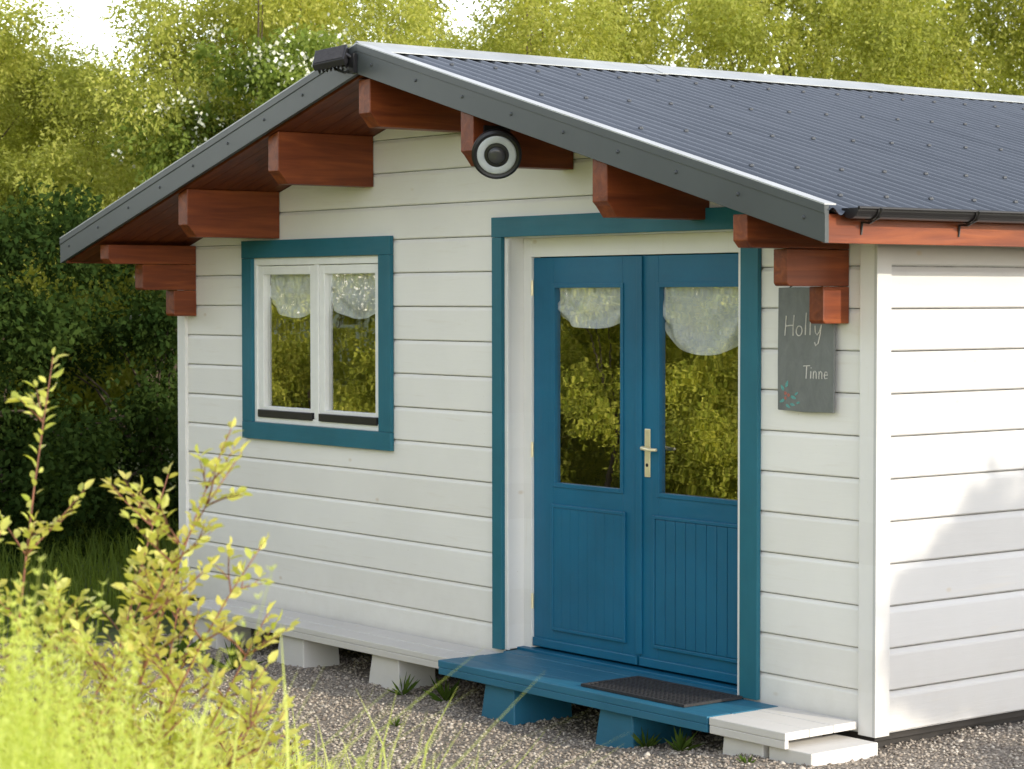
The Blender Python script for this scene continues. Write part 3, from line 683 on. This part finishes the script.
rng=np.random.default_rng(8); ncl=300; cs=[];rs=[]
for i in range(ncl):
    q=rng.uniform(-.40,.40); D=rng.uniform(31,38)
    p=rel(512+q*2276.7,D); top=4.9+.7*math.sin(q*17)+.5*math.sin(q*41+1)+max(0,q)*9
    cs.append((p[0],p[1],rng.uniform(0,1)**.7*top)); rs.append(rng.uniform(.6,1.3))
cs=np.array(cs);rs=np.array(rs); nl=150000; k=rng.choice(ncl,nl,p=rs**2/(rs**2).sum()); d=unit(rng.normal(size=(nl,3)))
pos=cs[k]+d*(rs[k]*rng.uniform(.4,1.05,nl))[:,None]; V,F=leaves(pos,rng.normal(size=(nl,3)),rng.uniform(.10,.17,nl),.5,rng)
g=finish('woodland',npmesh('woodland',V,F),M['leaf_bright']); g['kind']='stuff'; g['label']='distant sunlit wood behind the garden'; g['category']='woodland'

# ------------------------------------------------------------------ grass
def blades(name,P,h,w,lean,mat,label,seed):
    rng=np.random.default_rng(seed); n=len(P); a=rng.uniform(0,6.283,n); d=np.stack([np.cos(a),np.sin(a),0*a],1); s=np.stack([-np.sin(a),np.cos(a),0*a],1)
    h=h[:,None]; w=w[:,None]; L_=(lean*rng.uniform(.3,1.3,n))[:,None]
    z=np.array([0,0,1.0])
    p0=P; p1=P+z*h*.5+d*h*L_*.18; p2=P+z*h*.85+d*h*L_*.55; p3=P+z*h*(1.0-.12*L_)+d*h*L_*1.0
    V=np.stack([p0-s*w*.5,p0+s*w*.5,p1-s*w*.45,p1+s*w*.45,p2-s*w*.3,p2+s*w*.3,p3-s*w*.04,p3+s*w*.04],1).reshape(-1,3)
    F=((np.arange(n)*8)[:,None,None]+np.array([[0,1,3,2],[2,3,5,4],[4,5,7,6]])[None]).reshape(-1,4)
    g=finish(name,npmesh(name,V,F),mat); g['kind']='stuff'; g['label']=label; g['category']='grass'; return g
rng=np.random.default_rng(5)
n=30000; x=rng.uniform(-14,-5.9,n); y=rng.uniform(-4.5,6,n); k=(x<-6.3)|(y<-1.5)
P=np.stack([x,y,np.full(n,GND)],1)[k]; blades('lawn_grass',P,rng.uniform(.10,.38,len(P)),rng.uniform(.006,.012,len(P)),.5,M['grass_d'],'green grass beside the cabin wall',1)
n=60000; x=rng.uniform(-7,5,n); y=rng.uniform(-7.2,-2.0,n)
ed=np.array([edgef(a,b_) for a,b_ in zip(x,y)]); 
lat=(x-6.782)*.617+(y+7.33)*.787; dep=-(x-6.782)*.787+(y+7.33)*.617
k=(ed<.05)&(dep>3.3)&(lat/dep<-.02)
x,y,lat,dep=x[k],y[k],lat[k],dep[k]; P=np.stack([x,y,np.full(len(x),GND)],1)
px=512+2276.7*lat/dep
cl=.5+.5*np.sin(x*3.1+1)*np.sin(y*2.7)
lim=(1.903-GND)-dep*(np.interp(px,[-400,0,120,220,330,460],[330,385,405,435,468,490])/2276.7)
hmax=np.clip(lim,.08,1.3)*(.75+.4*cl)*np.interp(x,[-3.5,-1.8],[.22,1])
blades('meadow_grass',P,hmax*rng.uniform(.5,1.05,len(P)),rng.uniform(.004,.009,len(P)),.45,M['grass_b'],'tall sunlit meadow grass beside the gravel yard',2)
rs_=np.random.default_rng(17); Vs=[];Fs=[];off=0
c=rel(0,4.6); NS=560
for i in range(NS):
    a=rs_.uniform(0,6.283); r=math.sqrt(rs_.random()); bx=c[0]+.9*r*math.cos(a); by=c[1]+.5*r*math.sin(a)
    lat_=(bx-6.782)*.617+(by+7.33)*.787; dp=-(bx-6.782)*.787+(by+7.33)*.617
    pxx=512+2276.7*lat_/dp; tgt=np.interp(pxx,[-300,0,60,130,200,280],[270,310,345,410,470,500]); H=max(.2,(1.903-GND)-dp*tgt/2276.7)*rs_.uniform(.72,1.05)
    lean=rs_.normal(size=2)*.10; nw=int(H/.032); t=np.linspace(.25,1,nw)
    ctr=np.stack([bx+lean[0]*t**2*H,by+lean[1]*t**2*H,GND+H*t],1)
    m_=7; aa=rs_.uniform(0,6.283,(nw,m_)); el=rs_.uniform(.25,.8,(nw,m_)); ln=(.11*np.clip(1.15-t,.12,1))[:,None]*rs_.uniform(.6,1.2,(nw,m_))
    d=np.stack([np.cos(aa)*np.cos(el),np.sin(aa)*np.cos(el),np.sin(el)],-1); s=np.stack([-np.sin(aa),np.cos(aa),0*aa],-1)
    p0=ctr[:,None,:]+0*d; p1=p0+d*ln[...,None]; w=.0020
    v=np.stack([p0-s*w,p0+s*w,p1+s*w*.4,p1-s*w*.4],2).reshape(-1,3)
    Vs.append(v); Fs.append(off+np.arange(len(v)).reshape(-1,4)); off+=len(v)
    q=np.array([[bx-.002,by,GND],[bx+.002,by,GND],[ctr[-1][0]+.001,ctr[-1][1],ctr[-1][2]],[ctr[-1][0]-.001,ctr[-1][1],ctr[-1][2]]]); Vs.append(q); Fs.append(off+np.array([[0,1,2,3]])); off+=4
g=finish('horsetail_patch',npmesh('horsetail_patch',np.concatenate(Vs),np.concatenate(Fs)),M['grass_b']); g['kind']='stuff'; g['label']='feathery yellow-green horsetail growth lit by low sun'; g['category']='plants'

# ------------------------------------------------------------------ leafy shrubs in front
def shrub(name,label,cat,loc,stems,seed,mat,lsz=.045,group=None,gap=.016,tw=.30):
    rng=random.Random(seed); e=thing(name,label,cat,loc,group); b=MB(); C_=[];D_=[]
    def leafline(pts,start=0):
        acc=0; sidef=1
        for i in range(1,len(pts)):
            a=pts[i-1]; c=pts[i]; t=c-a; Ls=t.length; tn=t.normalized(); q=-acc
            while q+gap<Ls:
                q+=gap*rng.uniform(.8,1.3)
                if i<=start: continue
                s=a+tn*q; r=Vector((rng.uniform(-1,1),rng.uniform(-1,1),rng.uniform(-.2,.6)))
                lat=tn.cross(Vector((rng.uniform(-.4,.4),rng.uniform(-.4,.4),1))).normalized()*sidef; sidef*=-1
                od=(tn*.55+lat*.75+r*.28).normalized(); C_.append(s+od*lsz*.6); D_.append(od)
            acc=Ls-q if Ls>q else 0
        C_.append(pts[-1]+(pts[-1]-pts[-2]).normalized()*lsz*.4); D_.append((pts[-1]-pts[-2]).normalized())
    def path(p,d,ln,curve,n=9,jit=.05):
        pts=[p.copy()]; dd=d.normalized()
        for i in range(n):
            dd=(dd+curve*(1.0/n)+Vector((rng.uniform(-jit,jit),rng.uniform(-jit,jit),rng.uniform(-jit,jit)))).normalized(); pts.append(pts[-1]+dd*(ln/n))
        return pts
    for (dx,dy,h,ax,ay) in stems:
        pts=path(Vector((dx*.5,dy*.5,0)),Vector((dx*.4,dy*.4,1)),h,Vector((ax,ay,-.25*(abs(ax)+abs(ay)))),12,.035)
        b.tube(pts,[.007*(1-.8*i/12) for i in range(13)],5); leafline(pts,4)
        for i in range(3,12):
            for q in range(3 if i<10 else 2):
                if rng.random()<.88:
                    a=rng.uniform(0,6.283); t=(pts[i]-pts[i-1]).normalized()
                    d=(t*.75+Vector((math.cos(a),math.sin(a),rng.uniform(-.2,.4)))*.9)
                    ln=tw*rng.uniform(.5,1.15)*(1.3-.07*i); pp=path(pts[i],d,ln,Vector((0,0,rng.uniform(-.35,.25))),6,.05)
                    b.tube(pp,[.003*(1-.7*k/6) for k in range(7)],4); leafline(pp,0)
                    for k2 in (2,4):
                        if rng.random()<.55:
                            a=rng.uniform(0,6.283); t2=(pp[k2]-pp[k2-1]).normalized(); p3=path(pp[k2],t2*.7+Vector((math.cos(a),math.sin(a),.3))*.6,ln*.45,Vector((0,0,.1)),4,.05)
                            b.tube(p3,[.002*(1-.6*k/4) for k in range(5)],4); leafline(p3,0)
    o=b.obj('stems',M['twig'],None,0,True); o.parent=e
    r2=np.random.default_rng(seed); C_=np.array([tuple(c) for c in C_]); D_=np.array([tuple(c) for c in D_]); n=len(C_)
    sz=r2.uniform(.6,1.2,n)*lsz; d=unit(D_); s=unit(np.cross(d,unit(r2.normal(size=(n,3))*.6+np.array([0,0,1.0])))); up=np.cross(s,d); l=sz[:,None]; w=l*.48
    a0=C_-d*l*.5; a1=C_-d*l*.15; a2=C_+d*l*.2-up*l*.03; a3=C_+d*l*.5-up*l*.10
    V=np.stack([a0,a1+s*w*.5+up*w*.18,a2+s*w*.42+up*w*.15,a3,a2-s*w*.42+up*w*.15,a1-s*w*.5+up*w*.18,a1,a2],1).reshape(-1,3)
    F=((np.arange(n)*8)[:,None,None]+np.array([[0,1,2,7],[0,7,4,5],[7,2,3,4]])[None]).reshape(-1,4)
    o=finish('foliage',npmesh('foliage',V,F),mat); o.parent=e
    return e
Rx,Ry=.617,.787
def st_(l,f,h,al,af=0):
    return (l*Rx-f*Ry,l*Ry+f*Rx,h,al*Rx-af*Ry,al*Ry+af*Rx)
shrub('leafy_shrub','arching shrub with small glossy oval leaves in low sun','shrub',rel(10,5.5),
  [st_(-.3,0,1.98,.15),st_(-.12,.1,2.02,.12),st_(.0,-.1,1.90,.5),st_(.12,.1,1.90,.35),st_(.2,0,1.66,.5),st_(-.4,.2,1.8,-.1),st_(.28,.2,1.45,.35),st_(.05,.3,1.75,.2),st_(.34,-.1,1.35,.4),st_(-.2,-.2,1.7,.3),st_(-.05,.0,1.6,-.3),st_(.15,.0,1.55,.25),st_(-.3,.1,1.55,.2),st_(.25,.1,1.5,.2),st_(.1,.2,1.45,.1),st_(-.1,.2,1.4,.3),st_(.4,.05,1.25,.3),st_(-.2,.0,1.45,.5)],61,M['leaf_fore'],.038,tw=.29)
shrub('leafy_shrub','low spreading shrub with reddish twigs at the gravel edge','shrub',rel(115,6.7),
  [st_(-.2,0,1.12,.3),st_(0,.1,1.15,.4),st_(.12,-.1,1.05,.65),st_(.2,.1,.98,.5),st_(.28,0,.88,.7),st_(-.1,.2,1.1,-.1),st_(.0,-.2,.95,.5),st_(.1,.2,1.0,.1),st_(.3,.1,.8,.5),st_(-.2,-.1,.95,.2),st_(.4,0,.72,.6),st_(.5,.05,.62,.5)],62,M['leaf_fore'],.036,tw=.25)
shrub('leafy_shrub','small young shrub with reddish twigs at the gravel edge','shrub',rel(215,7.6),
  [st_(-.1,0,.70,.3),st_(.05,.1,.68,.5),st_(.12,-.1,.62,.8),st_(.2,.1,.56,.7),st_(.0,.0,.70,.2),st_(.28,-.05,.50,.9),st_(.36,.1,.44,.7),st_(-.2,.1,.66,.1),st_(.45,-.1,.38,.6),st_(.1,-.2,.5,.5)],63,M['leaf_fore'],.035,tw=.22)
def weed(loc,seed,h=.14):
    rng=np.random.default_rng(seed); n=26; a=rng.uniform(0,6.283,n); el=rng.uniform(.3,1.3,n); d=np.stack([np.cos(a)*np.cos(el),np.sin(a)*np.cos(el),np.sin(el)],1)
    ln=rng.uniform(.5,1.1,n)*h; V,F=leaves(d*ln[:,None]*.55,d,ln,.16,rng)
    ob=finish('weed',npmesh('weed',V,F),M['weed']); ob.location=loc; ob['label']='small green weed growing through gravel by the step'; ob['category']='weed'; ob['group']='weeds along the cabin base'
for i,(x,y,h) in enumerate([(-3.05,-.36,.12),(-2.75,-.30,.15),(-1.05,-.40,.10),(-.80,-.42,.12),(-.2,-.58,.06),(-4.3,-.65,.2),(-2.35,-.9,.06),(-4.7,-.8,.26)]):
    weed((x,y,gz(x)-.005),70+i,h)

# ------------------------------------------------------------------ light, sky, camera
EL=math.radians(21); AZ=math.radians(11)
sdir=Vector((math.cos(EL)*math.cos(AZ),math.cos(EL)*math.sin(AZ),math.sin(EL)))
sl=bpy.data.lights.new('sun','SUN'); sl.energy=4.0; sl.angle=math.radians(.6); sl.color=(1,.91,.76)
so=bpy.data.objects.new('sun',sl); so.rotation_euler=sdir.to_track_quat('Z','Y').to_euler(); so.location=(20,4,12); COL.objects.link(so)
w=bpy.data.worlds.new('World'); SC.world=w; w.use_nodes=True; nt=w.node_tree; nt.nodes.clear()
sk=nt.nodes.new('ShaderNodeTexSky'); sk.sky_type='NISHITA'; sk.sun_disc=False; sk.sun_elevation=EL; sk.sun_rotation=math.pi/2-AZ; sk.dust_density=.3; sk.air_density=1.0; sk.ozone_density=1.0
hs=nt.nodes.new('ShaderNodeHueSaturation'); hs.inputs['Saturation'].default_value=.48; L(nt,sk.outputs[0],hs.inputs['Color'])
tint=mix(nt,1.0,hs.outputs[0],(1.05,.985,.94),'MULTIPLY')
bg=nt.nodes.new('ShaderNodeBackground'); bg.inputs[1].default_value=.49; ou=nt.nodes.new('ShaderNodeOutputWorld')
L(nt,tint,bg.inputs[0]); L(nt,bg.outputs[0],ou.inputs[0])
cd=bpy.data.cameras.new('camera'); co=bpy.data.objects.new('camera',cd); COL.objects.link(co)
yaw,pitch_,roll=.9057,.0384,-.0010
Fv=Vector((-math.sin(yaw)*math.cos(pitch_),math.cos(yaw)*math.cos(pitch_),-math.sin(pitch_))); Rv=Vector((math.cos(yaw),math.sin(yaw),0)); Uv=Rv.cross(Fv)
R2=Rv*math.cos(roll)+Uv*math.sin(roll); U2=-Rv*math.sin(roll)+Uv*math.cos(roll)
mt=Matrix((R2,U2,-Fv)).transposed().to_4x4(); mt.translation=Vector((6.7818,-7.33,1.9029)); co.matrix_world=mt
cd.sensor_width=36; cd.lens=2276.72/1024*36; cd.clip_end=2000; cd.clip_start=.05
cd.dof.use_dof=True; cd.dof.focus_distance=11.2; cd.dof.aperture_fstop=6.3
SC.camera=co
SC.view_settings.view_transform='Standard'; SC.view_settings.look='None'; SC.view_settings.exposure=0
